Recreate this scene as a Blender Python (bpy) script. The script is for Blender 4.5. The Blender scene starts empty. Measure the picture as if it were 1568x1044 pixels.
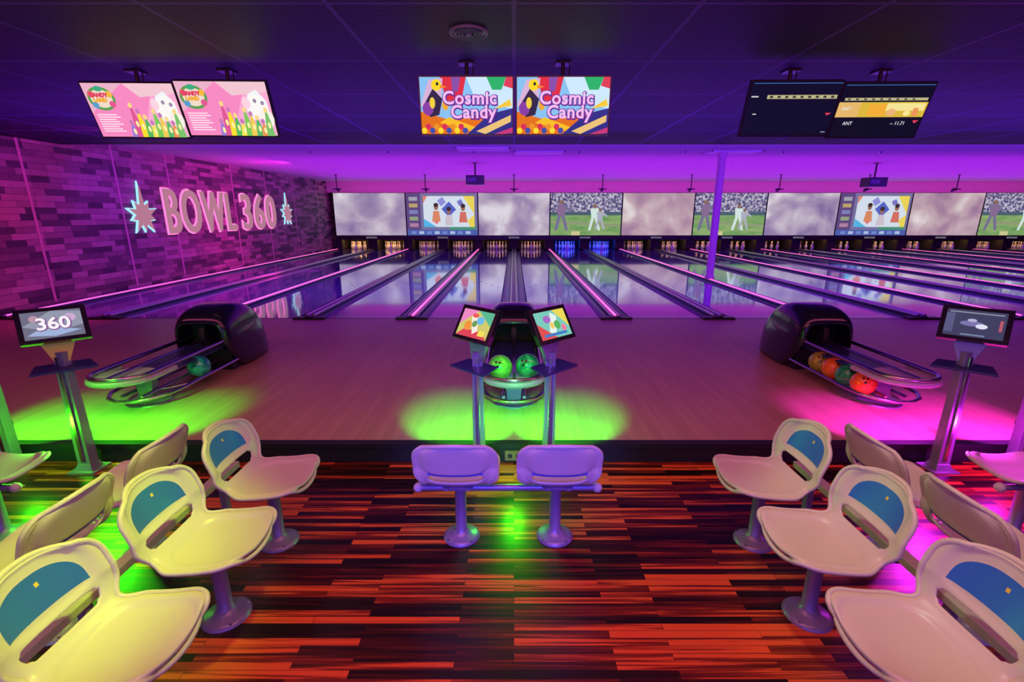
import bpy, math, random
from mathutils import Vector, Matrix
random.seed(7)
scene = bpy.context.scene
try:
    scene.view_settings.view_transform = 'Standard'
except Exception: pass
S = 1.735
LF = -0.15   # lower floor level
# ---------------------------------------------------------------- materials
def newmat(name):
    m = bpy.data.materials.new(name); m.use_nodes = True
    return m, m.node_tree.nodes, m.node_tree.links, m.node_tree.nodes['Principled BSDF']
def pmat(name, col, rough=0.5, metal=0.0, bump=0.0, scale=60, coat=0.0):
    m, N, L, b = newmat(name)
    tc = N.new('ShaderNodeTexCoord'); nz = N.new('ShaderNodeTexNoise')
    nz.inputs['Scale'].default_value = scale*0.2; L.new(tc.outputs['Object'], nz.inputs['Vector'])
    mx = N.new('ShaderNodeMixRGB'); mx.blend_type = 'MIX'
    mx.inputs[1].default_value = (col[0]*.88, col[1]*.88, col[2]*.88, 1); mx.inputs[2].default_value = (min(1,col[0]*1.1), min(1,col[1]*1.1), min(1,col[2]*1.1), 1)
    L.new(nz.outputs['Fac'], mx.inputs[0]); L.new(mx.outputs[0], b.inputs['Base Color'])
    b.inputs['Roughness'].default_value = rough; b.inputs['Metallic'].default_value = metal
    b.inputs['Coat Weight'].default_value = coat
    if bump > 0:
        n2 = N.new('ShaderNodeTexNoise'); n2.inputs['Scale'].default_value = scale
        L.new(tc.outputs['Object'], n2.inputs['Vector'])
        bp = N.new('ShaderNodeBump'); bp.inputs['Strength'].default_value = bump; bp.inputs['Distance'].default_value = .01
        L.new(n2.outputs['Fac'], bp.inputs['Height']); L.new(bp.outputs[0], b.inputs['Normal'])
    return m
_em = {}
def emis(c, s=1.0):
    k = (tuple(round(x,3) for x in c), s)
    if k in _em: return _em[k]
    m, N, L, b = newmat('glow_%d' % len(_em))
    b.inputs['Base Color'].default_value = (.005,.005,.005,1); b.inputs['Roughness'].default_value = .35
    b.inputs['Specular IOR Level'].default_value = .08
    b.inputs['Emission Color'].default_value = (*c,1); b.inputs['Emission Strength'].default_value = s
    _em[k] = m; return m
def emis_noise(name, stops, scale=2.0, s=1.0, detail=4, stretch=(1,1,1), dist=0):
    m, N, L, b = newmat(name)
    tc = N.new('ShaderNodeNewGeometry'); mp = N.new('ShaderNodeMapping'); mp.inputs['Scale'].default_value = stretch
    nz = N.new('ShaderNodeTexNoise'); nz.inputs['Scale'].default_value = scale; nz.inputs['Detail'].default_value = detail
    nz.inputs['Roughness'].default_value = .42; nz.inputs['Distortion'].default_value = dist
    cr = N.new('ShaderNodeValToRGB')
    L.new(tc.outputs['Position'], mp.inputs[0]); L.new(mp.outputs[0], nz.inputs['Vector']); L.new(nz.outputs['Fac'], cr.inputs[0])
    e = cr.color_ramp.elements
    while len(e) < len(stops): e.new(.5)
    for i,(p,c) in enumerate(stops):
        e[i].position = p; e[i].color = (*c,1)
    b.inputs['Base Color'].default_value = (.005,.005,.005,1); b.inputs['Specular IOR Level'].default_value = .08
    L.new(cr.outputs[0], b.inputs['Emission Color']); b.inputs['Emission Strength'].default_value = s
    return m
def ramp(N, stops, interp='LINEAR'):
    cr = N.new('ShaderNodeValToRGB'); cr.color_ramp.interpolation = interp
    e = cr.color_ramp.elements
    while len(e) < len(stops): e.new(.5)
    for i,(p,c) in enumerate(stops):
        e[i].position = p; e[i].color = (*c,1)
    return cr

M_black = pmat('black_plastic', (.012,.012,.018), .35)
M_blackgloss = pmat('black_gloss_shell', (.012,.010,.025), .2, coat=.4)
M_rubber = pmat('dark_riser', (.012,.01,.015), .6, bump=.1)
M_chrome = pmat('brushed_steel', (.55,.52,.58), .25, metal=1.0)
M_ring = pmat('rack_ring_enamel', (.50,.50,.52), .3)
M_steel = pmat('painted_steel', (.30,.26,.38), .35, metal=.3)
M_graymet = pmat('gutter_gray', (.06,.045,.15), .3)
M_cap = pmat('divider_cap', (.04,.03,.09), .3)
M_cream = pmat('cream_plastic', (.66,.62,.52), .38, bump=.05, scale=200)
M_yellow = pmat('yellow_bracket', (.85,.7,.03), .35)
M_navy = pmat('navy_tray', (.03,.04,.14), .3)
M_white = pmat('pin_white', (.8,.8,.78), .2)
M_pinred = pmat('pin_red', (.6,.02,.02), .3)
M_col = pmat('column_paint', (.60,.26,.46), .5)
M_ceilback = pmat('ceiling_rear_paint', (.6,.5,.65), .8, bump=.1, scale=20)
M_dark = pmat('pit_dark', (.02,.018,.02), .7)

def ceiling_mat():
    m,N,L,b = newmat('dark_ceiling_tiles')
    tc = N.new('ShaderNodeTexCoord'); mp=N.new('ShaderNodeMapping'); mp.inputs['Location'].default_value=(0,.1,0); br = N.new('ShaderNodeTexBrick')
    L.new(tc.outputs['Object'], mp.inputs[0]); L.new(mp.outputs[0], br.inputs['Vector'])
    br.offset = 0; br.inputs['Scale'].default_value = 1
    br.inputs['Brick Width'].default_value = 1.22; br.inputs['Row Height'].default_value = 1.22
    br.inputs['Mortar Size'].default_value = .018; br.inputs['Mortar Smooth'].default_value=.3
    br.inputs['Color1'].default_value = (.016,.009,.048,1); br.inputs['Color2'].default_value = (.005,.003,.016,1)
    br.inputs['Mortar'].default_value = (.075,.04,.20,1)
    L.new(br.outputs['Color'], b.inputs['Base Color']); b.inputs['Roughness'].default_value = .55; b.inputs['Specular IOR Level'].default_value=.20
    nz = N.new('ShaderNodeTexNoise'); nz.inputs['Scale'].default_value = 55; L.new(tc.outputs['Object'], nz.inputs['Vector'])
    bp = N.new('ShaderNodeBump'); bp.inputs['Strength'].default_value=.4; bp.inputs['Distance'].default_value=.015
    L.new(nz.outputs['Fac'], bp.inputs['Height']); L.new(bp.outputs[0], b.inputs['Normal'])
    return m
M_ceil = ceiling_mat()
def zebra_mat():
    m,N,L,b = newmat('zebra_wood_planks')
    tc = N.new('ShaderNodeTexCoord'); br = N.new('ShaderNodeTexBrick')
    L.new(tc.outputs['Object'], br.inputs['Vector'])
    br.offset=.37; br.offset_frequency=2; br.squash=1
    br.inputs['Scale'].default_value=1; br.inputs['Brick Width'].default_value=.70; br.inputs['Row Height'].default_value=.040
    br.inputs['Mortar Size'].default_value=.0010; br.inputs['Color1'].default_value=(0,0,0,1); br.inputs['Color2'].default_value=(1,1,1,1)
    br.inputs['Mortar'].default_value=(0,0,0,1)
    mp = N.new('ShaderNodeMapping'); mp.inputs['Scale'].default_value=(1.1,36,1); L.new(tc.outputs['Object'], mp.inputs[0])
    sep = N.new('ShaderNodeVectorMath'); sep.operation='MULTIPLY_ADD'
    sep.inputs[1].default_value=(7,13,5); L.new(br.outputs['Color'], sep.inputs[0]); L.new(mp.outputs[0], sep.inputs[2])
    nz = N.new('ShaderNodeTexNoise'); nz.inputs['Scale'].default_value=1.2; nz.inputs['Detail'].default_value=4; nz.inputs['Distortion'].default_value=.4
    L.new(sep.outputs[0], nz.inputs['Vector'])
    ad = N.new('ShaderNodeMath'); ad.operation='MULTIPLY_ADD'; L.new(br.outputs['Color'], ad.inputs[0]); ad.inputs[1].default_value=.54
    sb = N.new('ShaderNodeMath'); sb.operation='SUBTRACT'; L.new(nz.outputs['Fac'], sb.inputs[0]); sb.inputs[1].default_value=.29
    L.new(sb.outputs[0], ad.inputs[2])
    cr = ramp(N, [(.26,(.012,.0026,.002)),(.44,(.080,.009,.005)),(.58,(.26,.026,.008)),(.69,(.86,.13,.026))])
    L.new(ad.outputs[0], cr.inputs[0]); L.new(cr.outputs[0], b.inputs['Base Color'])
    b.inputs['Roughness'].default_value=.33
    bp = N.new('ShaderNodeBump'); bp.inputs['Strength'].default_value=.15; bp.inputs['Distance'].default_value=.003
    L.new(br.outputs['Fac'], bp.inputs['Height']); bp.invert=True; L.new(bp.outputs[0], b.inputs['Normal'])
    return m
M_zebra = zebra_mat()
def plank_y_mat(name, c1, c2, roughness, width=.06, length=2.2, coat=0, streak=.5, spec=.5):
    m,N,L,b = newmat(name)
    tc = N.new('ShaderNodeTexCoord'); mp = N.new('ShaderNodeMapping'); mp.inputs['Rotation'].default_value=(0,0,math.radians(90))
    L.new(tc.outputs['Object'], mp.inputs[0])
    br = N.new('ShaderNodeTexBrick'); L.new(mp.outputs[0], br.inputs['Vector'])
    br.offset=.43; br.inputs['Scale'].default_value=1; br.inputs['Brick Width'].default_value=length; br.inputs['Row Height'].default_value=width
    br.inputs['Mortar Size'].default_value=.0008
    br.inputs['Color1'].default_value=(*c1,1); br.inputs['Color2'].default_value=(*c2,1); br.inputs['Mortar'].default_value=(c1[0]*.6,c1[1]*.6,c1[2]*.6,1)
    mp2 = N.new('ShaderNodeMapping'); mp2.inputs['Scale'].default_value=(14,.8,1); L.new(tc.outputs['Object'], mp2.inputs[0])
    nz = N.new('ShaderNodeTexNoise'); nz.inputs['Scale'].default_value=1.5; nz.inputs['Detail'].default_value=4; L.new(mp2.outputs[0], nz.inputs['Vector'])
    mx = N.new('ShaderNodeMixRGB'); mx.blend_type='MULTIPLY'; mx.inputs[0].default_value=streak
    cr = ramp(N, [(.3,(.6,.6,.6)),(.7,(1,1,1))]); L.new(nz.outputs['Fac'], cr.inputs[0])
    L.new(br.outputs['Color'], mx.inputs[1]); L.new(cr.outputs[0], mx.inputs[2]); L.new(mx.outputs[0], b.inputs['Base Color'])
    b.inputs['Roughness'].default_value=roughness; b.inputs['Coat Weight'].default_value=coat; b.inputs['Coat Roughness'].default_value=.05
    b.inputs['Specular IOR Level'].default_value=spec
    return m
M_appr = plank_y_mat('approach_maple', (.56,.35,.22), (.50,.30,.19), .38, .07, streak=.35, spec=.45)
M_lane = plank_y_mat('lane_lacquer', (.13,.07,.52), (.11,.06,.46), .09, .03, 3.0, coat=1.0, spec=.5)
def wall_planks():
    m,N,L,b = newmat('mosaic_wall_planks')
    tc = N.new('ShaderNodeTexCoord'); sx = N.new('ShaderNodeSeparateXYZ'); cx = N.new('ShaderNodeCombineXYZ')
    L.new(tc.outputs['Object'], sx.inputs[0]); L.new(sx.outputs['Y'], cx.inputs['X']); L.new(sx.outputs['Z'], cx.inputs['Y'])
    br = N.new('ShaderNodeTexBrick'); L.new(cx.outputs[0], br.inputs['Vector'])
    br.offset=.4; br.offset_frequency=3; br.squash=.6; br.squash_frequency=2
    br.inputs['Scale'].default_value=1; br.inputs['Brick Width'].default_value=.62; br.inputs['Row Height'].default_value=.115
    br.inputs['Mortar Size'].default_value=.003; br.inputs['Color1'].default_value=(0,0,0,1); br.inputs['Color2'].default_value=(1,1,1,1); br.inputs['Mortar'].default_value=(0,0,0,1)
    cr = ramp(N, [(0,(.05,.02,.06)),(.3,(.15,.07,.12)),(.6,(.32,.16,.22)),(1,(.48,.26,.32))]); L.new(br.outputs['Color'], cr.inputs[0])
    nz = N.new('ShaderNodeTexNoise'); nz.inputs['Scale'].default_value=9; L.new(tc.outputs['Object'], nz.inputs['Vector'])
    mx = N.new('ShaderNodeMixRGB'); mx.blend_type='OVERLAY'; mx.inputs[0].default_value=.25
    L.new(cr.outputs[0], mx.inputs[1]); L.new(nz.outputs['Fac'], mx.inputs[2])
    L.new(mx.outputs[0], b.inputs['Base Color']); b.inputs['Roughness'].default_value=.6
    bp = N.new('ShaderNodeBump'); bp.inputs['Strength'].default_value=.5; bp.inputs['Distance'].default_value=.02
    L.new(br.outputs['Color'], bp.inputs['Height']); L.new(bp.outputs[0], b.inputs['Normal'])
    return m
M_wall = wall_planks()

# ---------------------------------------------------------------- mesh builder
class MB:
    def __init__(s): s.v=[]; s.f=[]; s.mi=[]; s.sm=[]; s.mats=[]
    def mat(s,m):
        if m not in s.mats: s.mats.append(m)
        return s.mats.index(m)
    def add(s, vs, fs, m, smooth=False, M=None):
        o=len(s.v); k=s.mat(m)
        s.v += [tuple(M@Vector(p)) if M else tuple(p) for p in vs]
        for f in fs:
            s.f.append([i+o for i in f]); s.mi.append(k); s.sm.append(smooth)
    def box(s, a, b, m, M=None):
        x0,y0,z0=a; x1,y1,z1=b
        vs=[(x0,y0,z0),(x1,y0,z0),(x1,y1,z0),(x0,y1,z0),(x0,y0,z1),(x1,y0,z1),(x1,y1,z1),(x0,y1,z1)]
        s.add(vs,[(0,3,2,1),(4,5,6,7),(0,1,5,4),(1,2,6,5),(2,3,7,6),(3,0,4,7)],m,False,M)
    def frust(s, c0, w0, d0, c1, w1, d1, m, M=None):
        vs=[]
        for c,w,d in ((c0,w0,d0),(c1,w1,d1)):
            for sx,sy in ((-1,-1),(1,-1),(1,1),(-1,1)): vs.append((c[0]+sx*w/2,c[1]+sy*d/2,c[2]))
        s.add(vs,[(0,3,2,1),(4,5,6,7),(0,1,5,4),(1,2,6,5),(2,3,7,6),(3,0,4,7)],m,False,M)
    def lathe(s, c, prof, m, seg=20, M=None, smooth=True):
        vs=[];fs=[]
        n=len(prof)
        for r,z in prof:
            for i in range(seg):
                a=2*math.pi*i/seg; vs.append((c[0]+r*math.cos(a),c[1]+r*math.sin(a),c[2]+z))
        for j in range(n-1):
            for i in range(seg):
                fs.append((j*seg+i,j*seg+(i+1)%seg,(j+1)*seg+(i+1)%seg,(j+1)*seg+i))
        s.add(vs,fs,m,smooth,M)
        s.add([vs[i] for i in range(seg)],[tuple(reversed(range(seg)))],m,False,M)
        s.add([vs[(n-1)*seg+i] for i in range(seg)],[tuple(range(seg))],m,False,M)
    def tube(s, path, r, m, seg=10, closed=False, M=None):
        P=[Vector(p) for p in path]; n=len(P); vs=[];fs=[]
        up=Vector((0,0,1)); prev=None
        for i in range(n):
            if closed: t=(P[(i+1)%n]-P[i-1]).normalized()
            else: t=(P[min(i+1,n-1)]-P[max(i-1,0)]).normalized()
            if prev is None:
                a=up if abs(t.dot(up))<.9 else Vector((1,0,0))
                x=t.cross(a).normalized()
            else:
                x=(prev-t*prev.dot(t)).normalized()
            prev=x; y=t.cross(x)
            for k in range(seg):
                a=2*math.pi*k/seg; vs.append(tuple(P[i]+x*r*math.cos(a)+y*r*math.sin(a)))
        for i in range(n if closed else n-1):
            j=(i+1)%n
            for k in range(seg):
                fs.append((i*seg+k,i*seg+(k+1)%seg,j*seg+(k+1)%seg,j*seg+k))
        s.add(vs,fs,m,True,M)
        if not closed:
            s.add(vs[:seg],[tuple(reversed(range(seg)))],m,False,M); s.add(vs[-seg:],[tuple(range(seg))],m,False,M)
    def sphere(s, c, r, m, seg=24, rings=14, M=None):
        prof=[(max(1e-4,r*math.sin(math.pi*i/rings)),-r*math.cos(math.pi*i/rings)) for i in range(rings+1)]
        s.lathe(c,prof,m,seg,M)
    def done(s, name, loc=(0,0,0), rotz=0, bevel=0, parent=None, M=None):
        me=bpy.data.meshes.new(name); me.from_pydata(s.v,[],s.f)
        for m in s.mats: me.materials.append(m)
        me.polygons.foreach_set('material_index',s.mi); me.polygons.foreach_set('use_smooth',s.sm); me.update()
        ob=bpy.data.objects.new(name,me); scene.collection.objects.link(ob)
        if M is not None: ob.matrix_world=M
        else:
            ob.location=loc; ob.rotation_euler=(0,0,rotz)
        if bevel:
            bv=ob.modifiers.new('bevel','BEVEL'); bv.width=bevel; bv.segments=2; bv.limit_method='ANGLE'; bv.angle_limit=math.radians(50)
        if parent: ob.parent=parent
        return ob
def inst(ob, loc, rotz=0):
    o=bpy.data.objects.new(ob.name.split('.')[0], ob.data); o.location=loc; o.rotation_euler=(0,0,rotz)
    scene.collection.objects.link(o); return o
class Paint:
    """flat picture built of coloured emissive polygons in a rectangle O + x*U + y*V"""
    def __init__(s, mb, O, U, V, dz=.0012, M=None):
        s.mb=mb; s.O=Vector(O); s.U=Vector(U); s.V=Vector(V); s.N=s.U.cross(s.V).normalized(); s.k=0; s.dz=dz; s.M=M
    def poly(s, pts, m):
        s.k+=1
        vs=[tuple(s.O+s.U*x+s.V*y+s.N*s.dz*s.k) for x,y in pts]
        s.mb.add(vs,[tuple(range(len(pts)))],m,False,s.M)
    def rect(s,x0,y0,x1,y1,m): s.poly([(x0,y0),(x1,y0),(x1,y1),(x0,y1)],m)
    def ell(s,cx,cy,rx,ry,m,n=18): s.poly([(cx+rx*math.cos(2*math.pi*i/n),cy+ry*math.sin(2*math.pi*i/n)) for i in range(n)],m)
    def rot(s,cx,cy,w,h,a,m,asp=1.78):
        c,d=math.cos(a),math.sin(a)
        s.poly([(cx+(x*c-y*d)/asp,cy+(x*d+y*c)) for x,y in ((-w/2,-h/2),(w/2,-h/2),(w/2,h/2),(-w/2,h/2))],m)
def text_mesh(txt, size, extrude, offset=0.0, spacing=1.0, shear=0):
    cu=bpy.data.curves.new('txt','FONT'); cu.body=txt; cu.size=size; cu.extrude=extrude; cu.offset=offset
    cu.space_character=spacing; cu.align_x='CENTER'; cu.align_y='CENTER'; cu.shear=shear; cu.resolution_u=4
    ob=bpy.data.objects.new('txt',cu); scene.collection.objects.link(ob)
    dg=bpy.context.evaluated_depsgraph_get(); me=bpy.data.meshes.new_from_object(ob.evaluated_get(dg))
    bpy.data.objects.remove(ob); return me
def text_into(mb, txt, size, extrude, m, M, **k):
    me=text_mesh(txt,size,extrude,**k)
    mb.add([tuple(v.co) for v in me.vertices],[tuple(p.vertices) for p in me.polygons],m,False,M)
    bpy.data.meshes.remove(me)

# ---------------------------------------------------------------- room shell
XL=-8.95; XR=26.3; YB=25.6
def simplebox(name,a,b,m):
    mb=MB(); mb.box(a,b,m); return mb.done(name)
simplebox('floor',(XL,-2.5,LF-.1),(9.5,3.37,LF),M_zebra)
simplebox('floor_approach',(XL,3.40,-.25),(XR,8.0,0),M_appr)
simplebox('floor_subfloor',(XL,8.0,-.35),(XR,YB,-.13),M_dark)
mb=MB(); mb.box((XL,3.37,LF),(XR,3.40,.004),M_rubber); mb.box((XL,3.355,-.03),(XR,3.43,.006),M_rubber); mb.done('trim_step')
simplebox('trim_foul_line',(XL,7.96,0),(XR,8.0,.003),M_black)
simplebox('ceiling',(XL,-2.5,3.05),(XR,10.1,3.3),M_ceil)
simplebox('ceiling_rear',(XL,10.1,3.2),(XR,YB,3.35),M_ceilback)
simplebox('wall_left',(XL-.15,-2.5,-.3),(XL,YB,3.35),M_wall)
simplebox('wall_right',(XR,3.4,-.3),(XR+.15,YB,3.35),M_wall)
simplebox('wall_back',(XL,YB,-.3),(XR,YB+.15,3.35),M_dark)
simplebox('wall_header',(XL,23.86,2.7),(XR,23.95,3.2),pmat('header_paint',(.7,.5,.6),.7))
mb=MB(); M_seamlight=pmat('seam_light_paint',(.65,.3,.42),.5)  # pale pink strips paint the light leaking at the wall seams
for y in (9.2,11.3,13.0,15.9,18.0,20.2,22.6): mb.box((XL,y-.025,.07),(XL+.008,y+.025,3.05 if y<10.1 else 3.2),M_seamlight)
mb.done('wall_seam_light')
mb=MB(); mb.box((-.07,3.34,-.125),(.07,3.356,-.045),pmat('outlet_brass',(.25,.12,.06),.4))
for sx in (-.03,.03): mb.box((sx-.015,3.336,-.10),(sx+.015,3.341,-.07),M_black)
mb.done('floor_outlet_box')

# ---------------------------------------------------------------- lanes
mb=MB(); mb.box((-.6,8.0,-.125),(.6,25.2,0),M_lane)
M_arrow=pmat('lane_arrow',(.03,.02,.05),.2)
for i in range(-3,4):
    x=i*.16; y=12.5-abs(i)*.35
    mb.add([(x-.02,y,.0015),(x+.02,y,.0015),(x,y+.15,.0015)],[(0,1,2)],M_arrow)
lane=mb.done('bowling_lane',loc=((-4.5)*S,0,0))
for i in range(-4,15): inst(lane,((i+.5)*S,0,0))
hg=(S-1.2)/2
M_pink=emis((1.0,.10,.50),2.2)
def divider(led):
    mb=MB(); y0,y1=7.9,23.8
    w=hg-.001
    pts=[(-w,.0)]
    gc=-(w+.085)/2; gr=(w-.085)/2
    for i in range(9):
        a=math.pi+math.pi*i/8; pts.append((gc+gr*math.cos(a),gr*.75*math.sin(a)))
    pts+= [(-.085,.03),(-.07,.045),(.07,.045),(.085,.03)]
    for i in range(9):
        a=math.pi+math.pi*i/8; pts.append((-gc+gr*math.cos(a),gr*.75*math.sin(a)))
    pts.append((w,0))
    n=len(pts); vs=[(x,y0,z) for x,z in pts]+[(x,y1,z) for x,z in pts]
    for i in range(n-1):
        mm=M_cap if abs((pts[i][0]+pts[i+1][0])/2)<.086 else M_graymet
        mb.add([vs[i],vs[i+1],vs[n+i+1],vs[n+i]],[(0,1,2,3)],mm,mm is M_graymet)
    mb.box((-w,y0-.03,0),(w,y0+.1,.035),M_black)
    if led:
        mb.box((-.018,y0+.1,.045),(.018,y1,.060),M_pink)
        mb.tube([(-.075,y0+.1,.045),(-.075,y1,.045)],.012,M_chrome,8); mb.tube([(.075,y0+.1,.045),(.075,y1,.045)],.012,M_chrome,8)
    else:
        mb.tube([(-.06,y0+.05,.055),(-.06,y1,.055)],.026,M_chrome,10); mb.tube([(.06,y0+.05,.055),(.06,y1,.055)],.026,M_chrome,10)
    return mb
da=divider(True).done('gutter_divider_lit',loc=(-5*S,0,0)); dbb=divider(False).done('gutter_divider',loc=(-4*S,0,0))
for i in range(-3,16):
    inst(da if i%2 else dbb,(i*S,0,0))
mb=MB()
for i in range(-5,16):
    mb.box((max(XL+.01,i*S-.22),23.9,.01),(min(XR-.01,i*S+.22),25.3,.52),M_dark)
mb.box((XL+.01,25.28,-.1),(XR-.01,25.35,.7),pmat('pit_curtain',(.06,.05,.05),.8))
mb.done('pinsetter_pit')
mb=MB()
prof=[(.026,0),(.045,.03),(.058,.10),(.060,.13),(.052,.18),(.032,.24),(.024,.27),(.026,.30),(.032,.335),(.026,.368),(.008,.381)]
for i in range(-5,15):
    cx=(i+.5)*S
    for r in range(4):
        for k in range(r+1):
            c=(cx+(k-r/2)*.305,23.98+r*.264,.002)
            mb.lathe(c,prof,M_white,10)
            mb.lathe((c[0],c[1],.257),[(.0285,0),(.0275,.022)],M_pinred,10)
mb.done('bowling_pins')

# ---------------------------------------------------------------- masking screens
M_smoke=emis_noise('smoky_projection',[(.28,(.27,.19,.42)),(.44,(.44,.33,.54)),(.58,(.64,.54,.68)),(.70,(.90,.84,.94))],.85,.80,3,(1,1,1.1),.4)
M_smoke2=emis_noise('smoky_projection_warm',[(.28,(.34,.18,.36)),(.44,(.54,.34,.46)),(.58,(.70,.52,.58)),(.70,(.93,.84,.86))],.8,.80,3,(1,1,1.1),.4)
M_crowd=emis_noise('crowd_projection',[(.38,(.08,.08,.22)),(.5,(.32,.28,.46)),(.62,(.75,.7,.85))],9,.75,3)
M_grass=emis_noise('grass_projection',[(.3,(.16,.38,.12)),(.7,(.36,.52,.20))],1.5,.8,3,(1,1,4))
def player(p,x,y,h,c,leg=0.02):
    w=h*.33/1.74
    sk=emis((.35,.2,.15),.7)
    p.ell(x,y+h*.92,w*.25,h*.08,sk); p.poly([(x-w*.5,y+h*.84),(x+w*.5,y+h*.84),(x+w*.35,y+h*.48),(x-w*.35,y+h*.48)],c)
    p.poly([(x-w*.35,y+h*.5),(x,y+h*.5),(x-w*.25-leg,y),(x-w*.55-leg,y)],c); p.poly([(x,y+h*.5),(x+w*.35,y+h*.5),(x+w*.6+leg,y),(x+w*.3+leg,y)],c)
    p.poly([(x+w*.4,y+h*.84),(x+w*1.1,y+h*.66),(x+w*1.05,y+h*.58),(x+w*.35,y+h*.72)],c)
def mk_screen(kind, cx, seed):
    mb=MB(); w=S-.01
    mb.box((-w,0,.5),(w,.06,2.7),M_black)
    mb.box((-w,-.03,.5),(w,0,.69),M_black)
    text_into(mb,'BOWLING',.11,.002,emis((.6,.55,.7),.6),Matrix.Translation((0,-.034,.6))@Matrix.Rotation(math.pi/2,4,'X'))
    p=Paint(mb,(-w+.02,-.002,.71),(2*w-.04,0,0),(0,0,1.97),.0025)
    if kind=='smoke': p.rect(0,0,1,1,M_smoke)
    elif kind=='smoke2': p.rect(0,0,1,1,M_smoke2)
    elif kind=='sport':
        p.rect(0,0,1,1,M_crowd); p.rect(0,.0,1,.50,M_grass); p.rect(0,.48,1,.56,emis((.10,.16,.22),.7)); p.poly([(0,.30),(1,.20),(1,.25),(0,.36)],emis((.40,.45,.26),.7))
        player(p,.15,.12,.72,emis((.22,.20,.36),.8)); player(p,.62,.12,.62,emis((.7,.85,.8),.9)); player(p,.70,.14,.5,emis((.5,.52,.65),.8))
        p.rect(.3,.0,.42,.1,emis((.75,.7,.35),.8)); p.ell(.15,.6,.06,.16,emis((.30,.18,.35),.8))
    else:
        p.rect(0,0,1,1,emis((.22,.20,.42),.8)); p.rect(0,0,1,.13,emis((.08,.12,.45),.9)); p.rect(0,.13,.2,1,emis((.14,.08,.26),.8)); p.rect(.6,.13,.97,.3,emis((.08,.35,.22),.8))
        for k in range(5): p.rect(.04,.2+k*.155,.16,.29+k*.155,emis(((.6,.3,.5),(.4,.5,.3),(.3,.3,.7),(.7,.5,.2),(.5,.5,.6))[k],.7))
        p.rect(.24,.20,.96,.93,emis((.72,.80,.92),.9)); p.poly([(.8,.93),(.96,.93),(.96,.5)],emis((.9,.72,.10),.9)); p.poly([(.90,.2),(.96,.2),(.96,.5),(.86,.35)],emis((.9,.72,.10),.9)); p.poly([(.24,.2),(.42,.2),(.24,.4)],emis((.1,.5,.85),.9)); p.poly([(.24,.75),(.3,.93),(.24,.93)],emis((.8,.25,.15),.9))
        p.rot(.60,.62,.26,.26,.75,emis((.10,.14,.60),.9)); p.rot(.50,.80,.16,.16,.6,emis((.3,.3,.75),.9)); p.rot(.76,.78,.12,.12,.5,emis((.2,.2,.6),.9)); p.rot(.42,.36,.14,.14,.9,emis((.85,.2,.25),.9))
        for x,y_ in ((.42,.05),(.60,-.04),(.80,.03)):
            p.ell(x,.62+y_,.03,.07,emis((.4,.18,.12),.8)); p.poly([(x-.06,.28+y_),(x+.06,.28+y_),(x+.04,.53+y_),(x-.04,.53+y_)],emis((.85,.30,.15) if x<.5 else ((.75,.65,.75) if x<.7 else (.8,.2,.15)),.8)); p.ell(x,.67+y_,.034,.05,emis((.06,.03,.04),.8))
        for k in range(8): p.rect(.06+k*.11,.03,.13+k*.11,.10,emis((.5,.6,.9) if k%2 else (.2,.3,.7),.8))
    return mb.done('projection_screen',loc=(cx,23.8,0))
kinds=['smoke','quiz','smoke','sport','smoke2','sport','smoke','quiz','smoke2','sport']
for k,kd in enumerate(kinds): mk_screen(kd,(2*k-4)*S,k)

# ---------------------------------------------------------------- column, ceiling stuff
mb=MB(); mb.lathe((0,0,0),[(.12,.063),(.12,.12),(.095,.14),(.095,3.06),(.12,3.1),(.12,3.2)],M_col,28); mb.done('support_column',loc=(3*S,12.7,0))
def projector(x,y,z):
    mb=MB(); mb.box((-.27,-.2,-.15),(.27,.2,.12),M_black); mb.lathe((0,0,0),[(.09,0),(.08,.08)],M_blackgloss,18,Matrix.Translation((.1,.2,0))@Matrix.Rotation(-math.pi/2,4,'X'))
    mb.box((-.22,-.205,-.06),(.05,-.2,.05),M_graymet); mb.lathe((0,0,.12),[(.025,0),(.025,3.2-z-.14),(.1,3.2-z-.13),(.1,3.2-z-.12)],M_black,12)
    mb.done('ceiling_projector',loc=(x,y,z),bevel=.015)
projector(-1.17,15.2,2.72); projector(10.9,15.2,2.66)
mb=MB(); mb.lathe((0,0,-.6),[(.02,0),(.02,.58),(.06,.585),(.06,.6)],M_black,10); mb.lathe((0,0,-.12),[(.05,-.06),(.06,.06)],M_black,12,Matrix.Translation((0,.03,-.52))@Matrix.Rotation(1.1,4,'X')); mb.box((-.16,-.02,-.56),(.16,.02,-.52),M_black)
hl=mb.done('lane_spotlight',loc=(-4*S,19.6,3.2))
for i in range(-1,8): inst(hl,((2*i)*S,19.6,3.2))
mb=MB()
mb.lathe((0,0,-.05),[(.015,0),(.03,.03),(.05,.05)],M_chrome,8); spr=mb.done('fire_sprinkler',loc=(-5,12.5,3.2))
for x in (-3.1,-1,1.6,4.2,6.6,9): 
    inst(spr,(x,12.5,3.2)); inst(spr,(x+.5,16.5,3.2))
M_panel=pmat('light_panel_lens',(.95,.9,.95),.6)
for x,y in ((-.72,12.0),(.62,12.7),(5.4,12.6)):
    mb=MB(); mb.box((-.6,-.3,-.012),(.6,.3,0),M_panel); mb.box((-.63,-.33,-.02),(-.6,.33,0),M_ceilback); mb.box((.6,-.33,-.02),(.63,.33,0),M_ceilback); mb.box((-.63,-.33,-.02),(.63,-.3,0),M_ceilback); mb.box((-.63,.3,-.02),(.63,.33,0),M_ceilback)
    mb.done('ceiling_light_panel',loc=(x,y,3.2))
M_vent=pmat('vent_gray',(.10,.09,.16),.5)
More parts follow.
